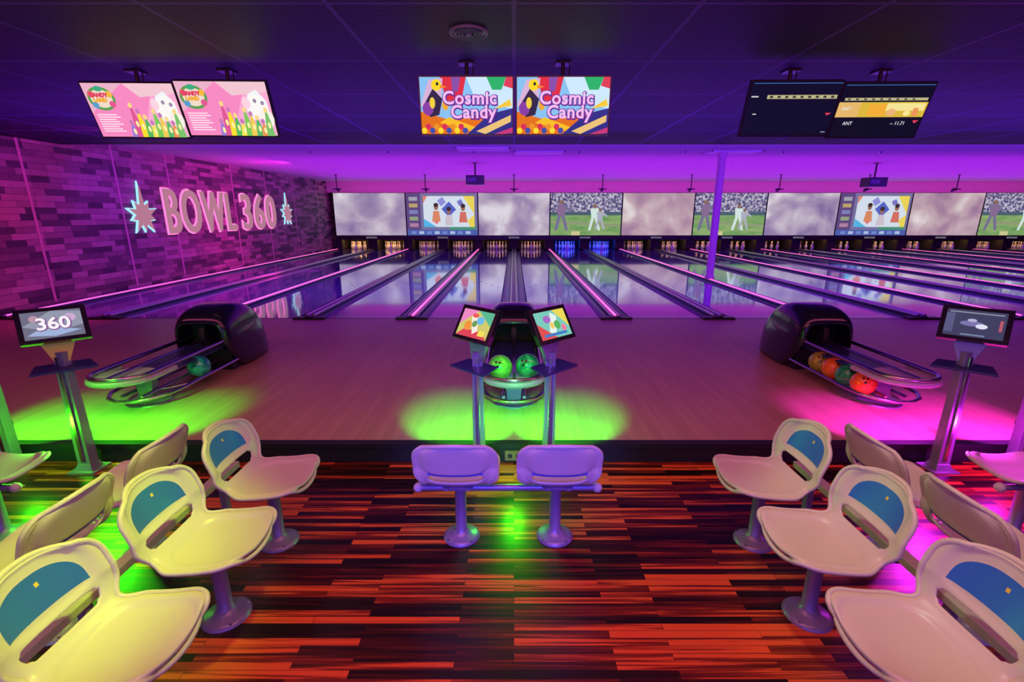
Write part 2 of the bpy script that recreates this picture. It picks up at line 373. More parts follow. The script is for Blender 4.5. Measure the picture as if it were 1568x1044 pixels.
def vent(x,y):
    mb=MB()
    for r in (.05,.075,.10): mb.tube([(r*math.cos(a*math.pi/12),r*math.sin(a*math.pi/12),-.016) for a in range(24)],.008,M_vent,8,True)
    mb.lathe((0,0,-.012),[(.145,0),(.15,.012)],M_black,32); mb.lathe((0,0,-.03),[(.02,0),(.03,.018)],M_vent,16)
    mb.tube([(.135*math.cos(a*math.pi/16),.135*math.sin(a*math.pi/16),-.008) for a in range(32)],.014,M_vent,8,True)
    mb.done('ceiling_speaker',loc=(x,y,3.05))
vent(-.34,4.05); vent(2.30,3.30)

# ---------------------------------------------------------------- wall sign
RT=Matrix(((0,0,1,0),(1,0,0,0),(0,1,0,0),(0,0,0,1)))   # text x->Y, y->Z, normal->X
M_signface=emis((.60,.25,.36),.75)
M_signglow=emis((1.0,.18,.55),1.5)
mb=MB()
for txt,yc,wd in (('BOWL',14.15,3.0),('360',17.25,2.15)):
    tm=text_mesh(txt,1.55,.01,offset=.02,spacing=1.16); xs=[v.co.x for v in tm.vertices]; sc=wd/(max(xs)-min(xs)); bpy.data.meshes.remove(tm)
    SC=Matrix.Diagonal((sc,1.0,1,1))
    text_into(mb,txt,1.6,.02,M_signglow,Matrix.Translation((XL+.02,yc,1.72))@RT@SC,offset=.042,spacing=1.16)
    text_into(mb,txt,1.6,.05,M_signface,Matrix.Translation((XL+.05,yc,1.72))@RT@SC,offset=.010,spacing=1.16)
mb.done('wall_sign_letters')
def star(y,z,R):
    mb=MB(); n=10
    for k,(f,m,x0,x1) in enumerate(((1.0,emis((.35,.75,.95),1.2),0,.04),(.84,M_signface,.04,.07))):
        pts=[]
        for i in range(2*n):
            a=math.pi*i/n+math.pi/2
            r=(R*(1.5 if i==0 else (1.0 if (i//2)%2==0 else .8)) if i%2==0 else R*.50)*f
            pts.append((r*math.cos(a)*1.0,r*math.sin(a)))
        N_=2*n
        vs=[(x0,p[0],p[1]) for p in pts]+[(x1,p[0],p[1]) for p in pts]
        mb.add(vs+[(x1+.02,0,0)],[(i,(i+1)%N_,N_+(i+1)%N_,N_+i) for i in range(N_)]+[(N_+i,N_+(i+1)%N_,2*N_) for i in range(N_)],m)
    mb.done('starburst_sign',loc=(XL,y,z))
star(11.85,1.70,.52); star(19.4,1.74,.52)

# ---------------------------------------------------------------- TVs
def tv(x,y,z,tilt,yaw,kind):
    mb=MB(); W,H=.86,.495
    M=Matrix.Rotation(yaw,4,'Z')@Matrix.Rotation(tilt,4,'X')
    mb.box((-W/2,0,-H/2),(W/2,.045,H/2),M_black,M)
    mb.box((-W*.3,.045,-H*.3),(W*.3,.07,H*.3),M_black,M)
    p=Paint(mb,(-W/2+.012,-.001,-H/2+.014),(W-.024,0,0),(0,0,H-.026),.0004,M)
    e=emis
    TX=Matrix.Rotation(math.pi/2,4,'X')
    if kind=='pink':
        p.rect(0,0,1,1,e((.95,.26,.55),1)); p.poly([(.5,0),(1,0),(1,.85),(.75,.9)],e((.98,.42,.66),1)); p.poly([(0,.45),(.45,1),(0,1)],e((.85,.45,.60),1)); p.poly([(.45,1),(1,1),(1,.82),(.6,.75)],e((.9,.58,.66),1))
        p.ell(.17,.72,.15,.22,e((.10,.36,.08),1)); p.ell(.17,.72,.12,.17,e((.9,.72,.6),1)); p.ell(.07,.80,.035,.06,e((.8,.1,.15),1)); p.ell(.27,.80,.035,.06,e((.9,.5,.05),1)); p.ell(.08,.60,.035,.06,e((.1,.35,.6),1)); p.ell(.27,.62,.035,.06,e((.8,.1,.3),1))
        text_into(mb,'CANDY',.046,.0004,e((.75,.05,.12),1),M@Matrix.Translation((-.285,-.014,.135))@TX,offset=.004)
        text_into(mb,'LAND',.046,.0004,e((.9,.40,.03),1),M@Matrix.Translation((-.285,-.014,.092))@TX,offset=.004)
        p.ell(.17,.90,.05,.05,e((.05,.42,.22),1))
        for k in range(8): p.rect(.05,.10+k*.045,.30-.03*(k%3),.12+k*.045,e((1,.80,.88),1))
        p.poly([(.72,.55),(.78,.78),(.88,.86),(.97,.66),(.98,.35),(.75,.3)],e((.90,.92,.97),1)); p.ell(.85,.58,.10,.20,e((.97,.95,.92),1)); p.ell(.93,.32,.08,.18,e((.98,.88,.80),1)); p.ell(.74,.62,.045,.11,e((.98,.66,.78),1)); p.ell(.84,.66,.02,.04,e((.35,.25,.4),1)); p.ell(.92,.62,.02,.04,e((.35,.25,.4),1))
        cs=((.40,(.35,.2,.7)),(.46,(.75,.1,.3)),(.52,(.95,.75,.03)),(.58,(.1,.5,.12)),(.64,(.95,.8,.1)),(.70,(.2,.6,.10)),(.76,(.9,.6,.1)),(.82,(.1,.5,.15)),(.88,(.9,.3,.1)),(.94,(.2,.55,.15)))
        for k,(x_,c) in enumerate(cs):
            hh=.24+.09*((k*7)%4)*(1.2 if k<5 else .8)
            p.poly([(x_-.045,.0),(x_+.045,.0),(x_+.03,hh*.6),(x_+.012,hh),(x_-.012,hh),(x_-.03,hh*.55)],e(c,1)); p.ell(x_,hh+.04,.022,.05,e((.95,.70,.25) if k%2 else (.6,.2,.5),1)); p.ell(x_+.005,hh*.45,.016,.06,e((1,.9,.4),1))
    elif kind=='color':
        p.rect(0,0,1,1,e((.25,.55,.90),1)); p.poly([(.22,1),(.5,1),(.44,.55),(.28,.6)],e((.75,.03,.06),1)); p.poly([(.34,1),(.44,1),(.41,.75),(.35,.75)],e((.25,.08,.40),1)); p.poly([(.5,1),(1,1),(1,.45),(.6,.6)],e((.62,.82,1),1)); p.poly([(.72,1),(.93,1),(.88,.78),(.78,.78)],e((.02,.45,.15),1)); p.poly([(.93,1),(1,1),(1,.8),(.9,.85)],e((.75,.05,.1),1))
        p.poly([(0,0),(1,0),(1,.2),(.6,.34),(.3,.26),(0,.40)],e((.80,.17,.01),1)); p.poly([(.2,.2),(.55,.05),(.6,.12),(.3,.3)],e((.95,.52,.02),1)); p.poly([(.5,0),(1,0),(1,.46),(.75,.36)],e((.03,.03,.25),1)); p.poly([(.60,.05),(.98,.34),(.98,.22),(.7,0)],e((.85,.55,.20),1)); p.poly([(.8,.0),(1,.12),(1,.02),(.9,0)],e((.6,.04,.2),1)); p.poly([(.55,.30),(.8,.42),(.82,.36),(.6,.24)],e((.85,.1,.1),1)); p.poly([(.8,.45),(.97,.62),(.99,.5)],e((.95,.6,.05),1))
        p.poly([(0,.5),(.10,.95),(.25,.98),(.22,.45)],e((.70,.45,.70),1)); p.poly([(.03,.50),(.14,.80),(.24,.62),(.2,.34),(.10,.3)],e((.03,.02,.07),1)); p.ell(.18,.86,.055,.10,e((.95,.70,.02),1)); p.ell(.19,.88,.015,.03,e((.02,.02,.02),1)); p.poly([(.22,.86),(.30,.83),(.22,.80)],e((.9,.25,.02),1)); p.ell(.08,.45,.06,.12,e((.25,.05,.38),1)); p.ell(.27,.52,.035,.1,e((.9,.4,.03),1)); p.ell(.13,.55,.03,.1,e((.9,.65,.05),1))
        for k in range(11): p.ell(.03+k*.045,.06+.07*(k%2),.030,.055,e(((.95,.70,.03),(.7,.03,.1),(.05,.08,.4),(.85,.3,.02))[k%4],1))
        for tx,ty in (('Cosmic',.06),('Candy',-.055)):
            dx=.03 if ty>0 else .06
            text_into(mb,tx,.150,.0004,e((.12,.02,.30),1),M@Matrix.Translation((dx+.003,-.018,ty-.003))@TX,offset=.013,spacing=1.08)
            text_into(mb,tx,.150,.0004,e((.92,.50,.88),1),M@Matrix.Translation((dx,-.0195,ty))@TX,offset=.004,spacing=1.08)
    elif kind=='dark':
        p.rect(0,0,1,1,e((.004,.004,.025),1)); p.rect(.02,.965,1,.975,e((.05,.2,.6),1)); p.rect(.2,.69,.98,.76,e((.5,.46,.25),1))
        for k in range(9): p.rect(.23+k*.085,.705,.265+k*.085,.745,e((.05,.04,.03),1))
        p.rect(.02,.72,.1,.745,e((.6,.6,.6),1)); p.poly([(.93,.38),(.97,.43),(.90,.43)],e((.8,.05,.1),1)); p.rect(.08,.4,.12,.42,e((.6,.6,.6),1)); p.rect(.92,.06,.97,.075,e((.4,.4,.5),1))
    else:
        p.rect(0,0,1,1,e((.004,.004,.02),1)); p.rect(.02,.965,1,.975,e((.05,.2,.6),1)); p.rect(.05,.69,.98,.74,e((.5,.46,.25),1)); p.rect(.12,.38,1,.66,e((.72,.48,.05),1)); p.rect(.0,.38,.25,.66,e((.80,.48,.15),1)); p.rect(.35,.40,.55,.62,e((.9,.42,.04),1)); p.rect(.55,.5,.98,.64,e((.92,.78,.30),1)); p.ell(.62,.47,.05,.07,e((.85,.45,.2),1)); p.ell(.8,.45,.04,.05,e((.95,.8,.3),1)); p.rect(.86,.40,.92,.55,e((.85,.3,.1),1))
        for k in range(9): p.rect(.08+k*.09,.70,.11+k*.09,.73,e((.05,.04,.03),1)); 
        text_into(mb,'ANT',.045,.0004,e((.8,.8,.9),1),M@Matrix.Translation((-.34,-.014,.02))@TX)
        text_into(mb,'ANT',.045,.0004,e((.8,.8,.9),1),M@Matrix.Translation((-.28,-.012,-.11))@TX)
        text_into(mb,'-- 11.71',.045,.0004,e((.8,.8,.9),1),M@Matrix.Translation((.20,-.012,-.11))@TX); p.poly([(.93,.26),(.97,.32),(.90,.32)],e((.8,.05,.1),1))
    top=3.05-z
    mb.tube([(0,.09,0),(0,.09,top-.01)],.018,M_black,10); mb.box((-.07,.03,top-.015),(.07,.15,top),M_black); mb.box((-.05,.04,-.05),(.05,.12,.05),M_black)
    mb.tube([(.06,.09,top-.01),(.05,.08,.1)],.006,M_black,6)
    mb.done('ceiling_television',loc=(x,y,z))
T=math.radians(20)
tv(-3.63,5.00,2.685,T,.03,'pink'); tv(-2.745,4.98,2.695,T,.03,'pink')
tv(-.430,4.74,2.675,math.radians(4),0,'color'); tv(.445,4.74,2.675,math.radians(4),0,'color')
tv(2.645,4.98,2.695,T,-.02,'dark'); tv(3.525,5.00,2.685,T,-.02,'score')

# ---------------------------------------------------------------- chairs
def seat_mat(rear):
    m,N,L,b=newmat('seat_rear_plastic' if rear else 'seat_front_plastic')
    uv=N.new('ShaderNodeUVMap'); uv.uv_map='UVMap'; sp=N.new('ShaderNodeSeparateXYZ'); L.new(uv.outputs[0],sp.inputs[0])
    def math_(op,a,b_=None,c=None):
        n=N.new('ShaderNodeMath'); n.operation=op
        for i,q in enumerate((a,b_,c)):
            if q is None: continue
            if isinstance(q,(int,float)): n.inputs[i].default_value=q
            else: L.new(q,n.inputs[i])
        return n.outputs[0]
    u=sp.outputs['X']; v=sp.outputs['Y']
    mx=N.new('ShaderNodeMixRGB'); mx.inputs[1].default_value=(.66,.62,.52,1); mx.inputs[2].default_value=(.03,.16,.60,1)
    m2=N.new('ShaderNodeMixRGB'); m2.inputs[2].default_value=(.8,.6,.05,1)
    if rear:
        ins=math_('MULTIPLY',math_('LESS_THAN',math_('ABSOLUTE',math_('SUBTRACT',u,.5)),.33),math_('LESS_THAN',math_('ABSOLUTE',math_('SUBTRACT',v,.683)),.014))
        m2.inputs[0].default_value=0; mx.inputs[2].default_value=(.04,.16,.75,1)
        L.new(ins,mx.inputs[0])
    else:
        du=math_('DIVIDE',math_('ABSOLUTE',math_('SUBTRACT',u,.5)),.335); dv=math_('DIVIDE',math_('SUBTRACT',v,.745),.175)
        r=math_('ADD',math_('POWER',du,2.8),math_('POWER',math_('ABSOLUTE',dv),2.8))
        ins=math_('MULTIPLY',math_('LESS_THAN',r,1.0),math_('GREATER_THAN',v,.725))
        ly=math_('MULTIPLY',math_('LESS_THAN',math_('ABSOLUTE',math_('SUBTRACT',u,.53)),.015),math_('LESS_THAN',math_('ABSOLUTE',math_('SUBTRACT',v,.862)),.011))
        L.new(ins,mx.inputs[0]); L.new(ly,m2.inputs[0])
    L.new(mx.outputs[0],m2.inputs[1])
    L.new(m2.outputs[0],b.inputs['Base Color']); b.inputs['Roughness'].default_value=.34
    return m
M_seat=seat_mat(False); M_seatr=seat_mat(True)
PR=[(0,.232,.418),(.03,.236,.440),(.07,.215,.456),(.14,.16,.454),(.28,.05,.440),(.42,-.07,.436),(.50,-.13,.447),(.57,-.175,.478),(.66,-.207,.540),(.78,-.232,.615),(.92,-.265,.712),(.98,-.280,.755),(1.0,-.290,.764)]
def prof_at(v):
    for i in range(len(PR)-1):
        if v<=PR[i+1][0]+1e-9:
            a=PR[i];b=PR[i+1]; t=(v-a[0])/(b[0]-a[0]); 
            p0=PR[max(i-1,0)]; p3=PR[min(i+2,len(PR)-1)]
            def cr(k):
                m1=(b[k]-p0[k])/max(1e-6,(b[0]-p0[0]))*(b[0]-a[0]); m2=(p3[k]-a[k])/max(1e-6,(p3[0]-a[0]))*(b[0]-a[0])
                return (2*t**3-3*t*t+1)*a[k]+(t**3-2*t*t+t)*m1+(-2*t**3+3*t*t)*b[k]+(t**3-t*t)*m2
            return cr(1),cr(2)
    return PR[-1][1],PR[-1][2]
def width_at(v):
    if v<.20: w=.232*(1-(1-v/.20)**2.4*(1-.56))
    elif v<.40: w=.232
    elif v<.53: t=(v-.40)/.13; w=.232-.040*(3*t*t-2*t**3)
    elif v<.66: t=(v-.53)/.13; w=.192+.040*(3*t*t-2*t**3)
    elif v<.80: w=.232
    else: t=(v-.80)/.20; w=.232*(1-.36*t**3)
    return w
def shell_pt(u,v):
    x,z=prof_at(v); w=width_at(v)
    bk=max(0,min(1,(v-.52)/.2)); seatf=1-bk
    xx=x+bk*.055*abs(u)**2.4; zz=z+seatf*.020*u*u
    tt=max(0,(v-.72)/.28)
    zz-=.030*tt**2*abs(u)**2.2
    ff=max(0,1-v/.2); xx-=.02*ff**2*abs(u)**2.5
    return xx,u*w,zz
def chair_mesh():
    nu,nv=32,64
    vs=[];uvs=[]
    for j in range(nv+1):
        v=j/nv
        bk=max(0,min(1,(v-.52)/.2)); seatf=1-bk
        for i in range(nu+1):
            u=-1+2*i/nu
            xx,yy,zz=shell_pt(u,v)
            rim=max(0,(abs(u)-.86)/.14)
            zz-=seatf*.018*rim**1.5; xx-=bk*.016*rim**1.5
            q=(abs(u)/.80)**4+(abs(v-.27)/.24)**4
            if q<1: zz-=.010*min(1,(1-q)*3)
            q=(abs(u)/.78)**4+(abs(v-.83)/.150)**4
            if q<1: xx-=.010*min(1,(1-q)*4)
            vs.append((xx,yy,zz)); uvs.append((i/nu,v))
    fs=[]
    for j in range(nv):
        v=(j+.5)/nv
        for i in range(nu):
            u=-1+2*(i+.5)/nu
            q=(abs(u)/.68)**4+(abs(v-.617)/.045)**4
            if q<1: continue
            a=j*(nu+1)+i; fs.append((a,a+1,a+nu+2,a+nu+1))
    me=bpy.data.meshes.new('shell'); me.from_pydata(vs,[],fs)
    ul=me.uv_layers.new(name='UVMap')
    for lp in me.loops: ul.data[lp.index].uv=uvs[lp.vertex_index]
    for p in me.polygons: p.use_smooth=True
    me.materials.append(M_seat); me.materials.append(M_seatr); me.update()
    return me
SH=chair_mesh()
def chair_frame():
    mb=MB()
    mb.lathe((0,0,0),[(.115,0),(.115,.008),(.095,.022),(.06,.03),(.045,.05),(.036,.06),(.034,.39),(.05,.395),(.05,.41)],M_steel,24)
    for k in range(4):
        a=k*math.pi/2+.7; mb.lathe((.095*math.cos(a),.095*math.sin(a),.01),[(.01,0),(.01,.01)],M_chrome,8)
    mb.box((-.12,-.09,.392),(.12,.09,.412),M_steel)
    mb.box((-.15,-.07,.405),(-.02,-.05,.422),M_steel); mb.box((-.15,.05,.405),(-.02,.07,.422),M_steel)
    return mb
def rimtube(mb):
    pts=[]; n=50
    def P(u,v):
        x,y,z=shell_pt(u,v); bk=max(0,min(1,(v-.52)/.2))
        return (x-bk*.014, y, z-(1-bk)*.016)
    for j in range(0,n+1): pts.append(P(1,j/n))
    for k in range(1,14): pts.append(P(1-2*k/14,1))
    for j in range(n,-1,-1): pts.append(P(-1,j/n))
    for k in range(1,14): pts.append(P(-1+2*k/14,0))
    mb.tube(pts,.0115,M_cream,10,closed=True)
cf=chair_frame()
rmb=MB(); rimtube(rmb)
shared={}
def chair(x,y,rot):
    e=bpy.data.objects.new('bowling_seat',None); scene.collection.objects.link(e); e.location=(x,y,LF); e.rotation_euler=(0,0,rot); e.scale=(.95,.95,.97)
    if 'f' not in shared:
        a=cf.done('post'); b=rmb.done('rim'); shared['f']=a.data; shared['r']=b.data
        bpy.data.objects.remove(a); bpy.data.objects.remove(b)
    f=bpy.data.objects.new('post',shared['f']); r=bpy.data.objects.new('rim',shared['r']); s=bpy.data.objects.new('seat_shell',SH)
    for o in (f,r,s): scene.collection.objects.link(o); o.parent=e
    so=s.modifiers.new('sol','SOLIDIFY'); so.thickness=.014; so.offset=-1; so.material_offset=1; so.material_offset_rim=1
    sb=s.modifiers.new('sub','SUBSURF'); sb.levels=1; sb.render_levels=1
    return e
for y in (2.43,1.89,1.35,.81): chair(-1.39,y,0); chair(1.42,y,math.pi)
for y in (2.36,1.82,1.28): chair(-2.13,y,math.pi); chair(2.16,y,0)
for cx in (-.035,-3.35,3.28):
    for dx in (-.28,.28): chair(cx+dx,2.48,math.pi/2)
    mb=MB(); mb.tube([(-.50,0,.372),(.50,0,.372)],.018,M_steel,12); mb.sphere((-.51,0,.372),.028,M_cream,14,8); mb.sphere((.51,0,.372),.028,M_cream,14,8)
    mb.box((-.33,-.02,.372),(-.23,.08,.385),M_steel); mb.box((.23,-.02,.372),(.33,.08,.385),M_steel)
    mb.done('bench_rail',loc=(cx,2.41,LF))
for cx in (-1.755,1.785):
    mb=MB(); mb.box((-.03,.5,.34),(.03,2.7,.38),M_cream)
    for y in (.7,1.6,2.55): mb.box((-.02,y-.02,0),(.02,y+.02,.36),M_steel); mb.box((-.07,y-.05,0),(.07,y+.05,.01),M_steel)
    mb.done('bench_rail',loc=(cx,0,LF),bevel=.006)

# ---------------------------------------------------------------- consoles
def console(x,side,bracket,kind):
    y=3.26
    mb=MB()
    mb.box((-.10,-.085,0),(.10,.085,.012),M_steel); mb.frust((0,0,.012),.13,.11,(0,0,.06),.10,.08,M_steel)
    mb.frust((0,0,.05),.095,.075,(0,0,.93),.07,.06,M_steel)
    mb.box((-.012,-.045,.08),(.012,-.036,.9),M_chrome)
    yaw=side*math.radians(44)
    R=Matrix.Rotation(yaw,4,'Z')
    mb.add([tuple(R@Vector(p)) for p in [(-.04,-.02,.86),(.04,-.02,.86),(.10,0,1.02),(-.10,0,1.02),(-.04,.03,.86),(.04,.03,.86),(.10,.03,1.02),(-.10,.03,1.02)]],[(0,1,2,3),(7,6,5,4),(0,4,5,1),(3,2,6,7),(1,5,6,2),(0,3,7,4)],bracket)
    mb.add([tuple(R@Vector(p)) for p in [(-.18,-.11,.805),(.18,-.11,.805),(.15,.05,.825),(-.15,.05,.825),(-.18,-.11,.82),(.18,-.11,.82),(.15,.05,.84),(-.15,.05,.84)]],[(3,2,1,0),(4,5,6,7),(0,1,5,4),(1,2,6,5),(2,3,7,6),(3,0,4,7)],M_navy)
    M=Matrix.Translation((0,0,1.125))@R@Matrix.Rotation(math.radians(-30),4,'X')
    W,H=.37,.255
    mb.box((-W/2,-.02,-H/2),(W/2,.02,H/2),M_blackgloss,M); mb.box((-.1,.02,-.08),(.1,.045,.08),M_black,M)
    p=Paint(mb,(-W/2+.03,-.0205,-H/2+.028),(W-.06,0,0),(0,0,H-.056),.0004,M)
    e=emis
    if kind=='logo':
        p.rect(0,0,1,1,e((.16,.16,.24),1)); p.poly([(0,.5),(.5,1),(1,.9),(1,.4),(.5,.2)],e((.30,.32,.42),1))
        p.poly([(.05,.15),(.5,.05),(.95,.2),(.6,.35),(.2,.3)],e((.35,.45,.7),1)); p.ell(.8,.7,.1,.15,e((.6,.4,.65),1)); p.ell(.2,.75,.08,.12,e((.5,.3,.4),1))
        text_into(mb,'360',.12,.0004,e((.25,.1,.3),1),M@Matrix.Translation((.003,-.026,-.003))@Matrix.Rotation(math.pi/2,4,'X'),offset=.008)
        text_into(mb,'360',.12,.0004,e((.95,.9,.95),1),M@Matrix.Translation((0,-.028,0))@Matrix.Rotation(math.pi/2,4,'X'),offset=.003)
    elif kind=='game':
        p.rect(0,0,1,1,e((.65,.60,.15),1)); p.poly([(0,.4),(.5,1),(0,1)],e((.85,.25,.55),1)); p.poly([(.5,1),(1,1),(1,.5)],e((.1,.5,.3),1)); p.poly([(0,0),(1,0),(.8,.3),(.2,.25)],e((.75,.06,.10),1)); p.rot(.5,.5,.30,.7,.5,e((.95,.85,.75),1)); p.ell(.3,.4,.12,.18,e((.9,.3,.05),1)); p.ell(.65,.65,.12,.15,e((.15,.5,.85),1)); p.rect(.7,.1,.9,.3,e((.9,.75,.1),1)); p.ell(.5,.5,.08,.12,e((.15,.35,.1),1)); p.ell(.45,.8,.1,.08,e((.9,.1,.1),1))
    elif kind=='game2':
        p.rect(0,0,1,1,e((.20,.6,.5),1)); p.poly([(0,0),(.5,0),(0,.6)],e((.75,.08,.08),1)); p.poly([(.6,1),(1,1),(1,.3)],e((.85,.7,.1),1)); p.rot(.5,.5,.35,.8,-.5,e((.8,.9,.85),1)); p.ell(.62,.45,.1,.16,e((.1,.45,.12),1)); p.ell(.35,.7,.12,.14,e((.4,.15,.6),1)); p.rect(.1,.08,.85,.18,e((.05,.2,.6),1)); p.ell(.45,.45,.06,.12,e((.9,.6,.1),1)); p.ell(.8,.3,.08,.12,e((.9,.2,.35),1))
    else:
        p.rect(0,0,1,1,e((.05,.05,.12),1)); p.rect(0,.12,.15,.85,e((.10,.10,.22),1)); p.ell(.45,.5,.20,.10,e((.20,.18,.42),1)); p.ell(.62,.42,.10,.09,e((.75,.75,.9),1)); p.ell(.45,.62,.08,.06,e((.5,.45,.7),1)); p.rect(.05,.88,.95,.92,e((.3,.3,.4),1)); p.rect(.3,.05,.7,.1,e((.2,.25,.4),1)); p.rect(.9,.3,.95,.7,e((.5,.1,.15),1))
    mb.lathe((0,.05,.34),[(.02,0),(.02,.03)],M_black,12)
    mb.done('scoring_console',loc=(x,y,LF),bevel=.003)
console(-.26,-1,M_steel,'game'); console(.26,1,M_steel,'game2')
console(-3.80,-1,M_steel,'idle'); console(-3.23,1,M_yellow,'logo')
console(3.23,-1,M_steel,'idle'); console(3.80,1,M_steel,'idle')

# ---------------------------------------------------------------- ball returns
def ball_mat(name,c1,c2):
    m,N,L,b=newmat(name); tc=N.new('ShaderNodeTexCoord'); nz=N.new('ShaderNodeTexNoise'); nz.inputs['Scale'].default_value=7; nz.inputs['Distortion'].default_value=1.5
    L.new(tc.outputs['Object'],nz.inputs['Vector']); cr=ramp(N,[(.4,c1),(.6,c2)]); L.new(nz.outputs['Fac'],cr.inputs[0]); L.new(cr.outputs[0],b.inputs['Base Color'])
    b.inputs['Roughness'].default_value=.12; b.inputs['Coat Weight'].default_value=.5; return m
B_green=ball_mat('ball_green',(.12,.60,.05),(.30,.85,.08)); B_dgreen=ball_mat('ball_dark_green',(.01,.28,.08),(.04,.6,.15))
B_or=ball_mat('ball_orange',(.90,.14,.01),(1.0,.26,.02)); B_olive=ball_mat('ball_olive',(.35,.30,.02),(.6,.50,.05)); B_teal=ball_mat('ball_teal',(.01,.26,.24),(.03,.55,.42))
def ball(x,y,z,m):
    mb=MB(); mb.sphere((0,0,0),.109,m,32,20)
    for dx,dz in ((-.018,.02),(.018,.02),(0,-.025)):
        n=Vector((dx,-.09,dz+.055)).normalized()
        Mh=Matrix.Translation(n*.1075)@n.to_track_quat('Z','Y').to_matrix().to_4x4()
        mb.lathe((0,0,0),[(.011,0),(.010,.0022)],M_black,12,Mh)
    mb.done('bowling_ball',loc=(x,y,z),rotz=random.uniform(-.6,.6))
def ball_return(cx):
    e=bpy.data.objects.new('ball_return_machine',None); scene.collection.objects.link(e); e.location=(cx,0,0)
    secs=[(5.08,.25,.56,.34),(5.12,.30,.64,.26),(5.2,.325,.70,.10),(5.35,.33,.740,0),(5.55,.325,.735,0),(5.75,.31,.69,0),(5.92,.28,.58,0),(6.05,.24,.38,0),(6.12,.20,.16,0)]
    n=24; vs=[];fs=[]
    for y,w,h,zb in secs:
        for i in range(n+1):
            a=math.pi*i/n; c=math.cos(a); s_=math.sin(a)
            vs.append((w*math.copysign(abs(c)**.45,c),y,zb+(h-zb)*abs(s_)**.55))
    for j in range(len(secs)-1):
        for i in range(n):
            a=j*(n+1)+i; fs.append((a,a+n+1,a+n+2,a+1))
    vs.append((0,6.14,0)); L0=(len(secs)-1)*(n+1)
    for i in range(n): fs.append((L0+i,len(vs)-1,L0+i+1))
    mb=MB(); mb.add(vs,fs,M_blackgloss,True); h=mb.done('hood',parent=e)
    so=h.modifiers.new('sol','SOLIDIFY'); so.thickness=.028; so.offset=-1
    sb=h.modifiers.new('sub','SUBSURF'); sb.levels=1; sb.render_levels=1
    mb=MB(); mb.box((-.27,5.38,.0),(.27,5.42,.62),M_dark); mb.box((-.26,5.2,.0),(.26,5.9,.26),M_black)
    mb.lathe((0,0,-.03),[(.20,0),(.21,.03),(.20,.06)],M_rubber,28,Matrix.Translation((.0,5.33,.42))@Matrix.Rotation(math.pi/2,4,'Y'))
    mb.done('lift_housing',parent=e,bevel=.01)
    mb=MB()
    def loop(hw,z,yb,yf,r,m):
        pts=[(hw,yb,z),(hw,(yb+yf)/2,z),(hw,yf+hw*.9,z)]
        for k in range(1,12):
            a=math.pi*k/12; pts.append((hw*math.cos(a),yf+hw*.9-hw*.9*math.sin(a),z))
        pts+=[(-hw,yf+hw*.9,z),(-hw,(yb+yf)/2,z),(-hw,yb,z)]
        mb.tube(pts,r,m,12)
    loop(.245,.365,5.35,3.80,.020,M_chrome)
    loop(.262,.325,4.3,3.79,.024,M_ring)
    mb.tube([(0,5.35,.365),(0,3.85,.365)],.014,M_chrome,10)
    mb.box((-.225,4.05,.285),(.225,5.35,.30),M_navy)
    mb.lathe((0,4.03,.285),[(.19,0),(.21,.012),(.235,.05)],M_ring,28)
    lo=[(.30,5.25,.12),(.30,4.35,.12),(.27,4.15,.12),(.19,4.02,.115),(.08,3.96,.11),(-.08,3.96,.11),(-.19,4.02,.115),(-.27,4.15,.12),(-.30,4.35,.12),(-.30,5.25,.12)]
    mb.tube(lo,.018,M_chrome,10)
    mb.tube([(.095,5.25,.12),(.095,4.05,.12)],.015,M_chrome,10); mb.tube([(-.095,5.25,.12),(-.095,4.05,.12)],.015,M_chrome,10)
    mb.lathe((0,4.25,0),[(.19,0),(.19,.012),(.17,.02),(.05,.03)],M_steel,28)
    mb.frust((0,4.25,.02),.12,.09,(0,4.25,.29),.18,.07,M_steel)
    mb.tube([(.0,4.25,.10),(.30,4.45,.115)],.014,M_chrome,8); mb.tube([(.0,4.25,.10),(-.30,4.45,.115)],.014,M_chrome,8)
    mb.done('ball_rack',parent=e)
for cx in (0,-2*S,2*S): ball_return(cx)
ball(-.122,4.02,.418,B_green); ball(.122,4.06,.418,B_dgreen)
ball(-2*S+.197,4.72,.20,B_teal)
ball(2*S-.197,4.87,.20,B_olive); ball(2*S-.197,4.65,.20,B_or); ball(2*S-.197,4.43,.20,B_dgreen); ball(2*S-.197,4.21,.20,B_or)

# ---------------------------------------------------------------- lights
def area(name,loc,sx,sy,e,col,target=None,direction=None):
    l=bpy.data.lights.new(name,'AREA'); l.shape='RECTANGLE'; l.size=sx; l.size_y=sy; l.energy=e; l.color=col
    o=bpy.data.objects.new(name,l); o.location=loc
    d=Vector(direction) if direction else Vector(target)-Vector(loc)
    o.rotation_euler=d.to_track_quat('-Z','Y').to_euler(); scene.collection.objects.link(o); return o
def spot(name,loc,target,e,col,ang=70,blend=.5,r=.03):
    l=bpy.data.lights.new(name,'SPOT'); l.energy=e; l.color=col; l.spot_size=math.radians(ang); l.spot_blend=blend; l.shadow_soft_size=r
    o=bpy.data.objects.new(name,l); o.location=loc; o.rotation_euler=(Vector(target)-Vector(loc)).to_track_quat('-Z','Y').to_euler(); scene.collection.objects.link(o); return o
def point(name,loc,e,col,r=.03):
    l=bpy.data.lights.new(name,'POINT'); l.energy=e; l.color=col; l.shadow_soft_size=r
    o=bpy.data.objects.new(name,l); o.location=loc; scene.collection.objects.link(o); return o
area('ceiling_fill',(8.6,17.8,2.2),33,9,900,(.55,.02,.95),direction=(0,0,1))  # added fill with no fixture, brightens the rear ceiling
area('blue_ceiling_fill',(3,8.2,1.9),22,2.4,400,(.20,.02,1.0),direction=(0,0,1))  # unseen upward light added for the blue cast on the front ceiling
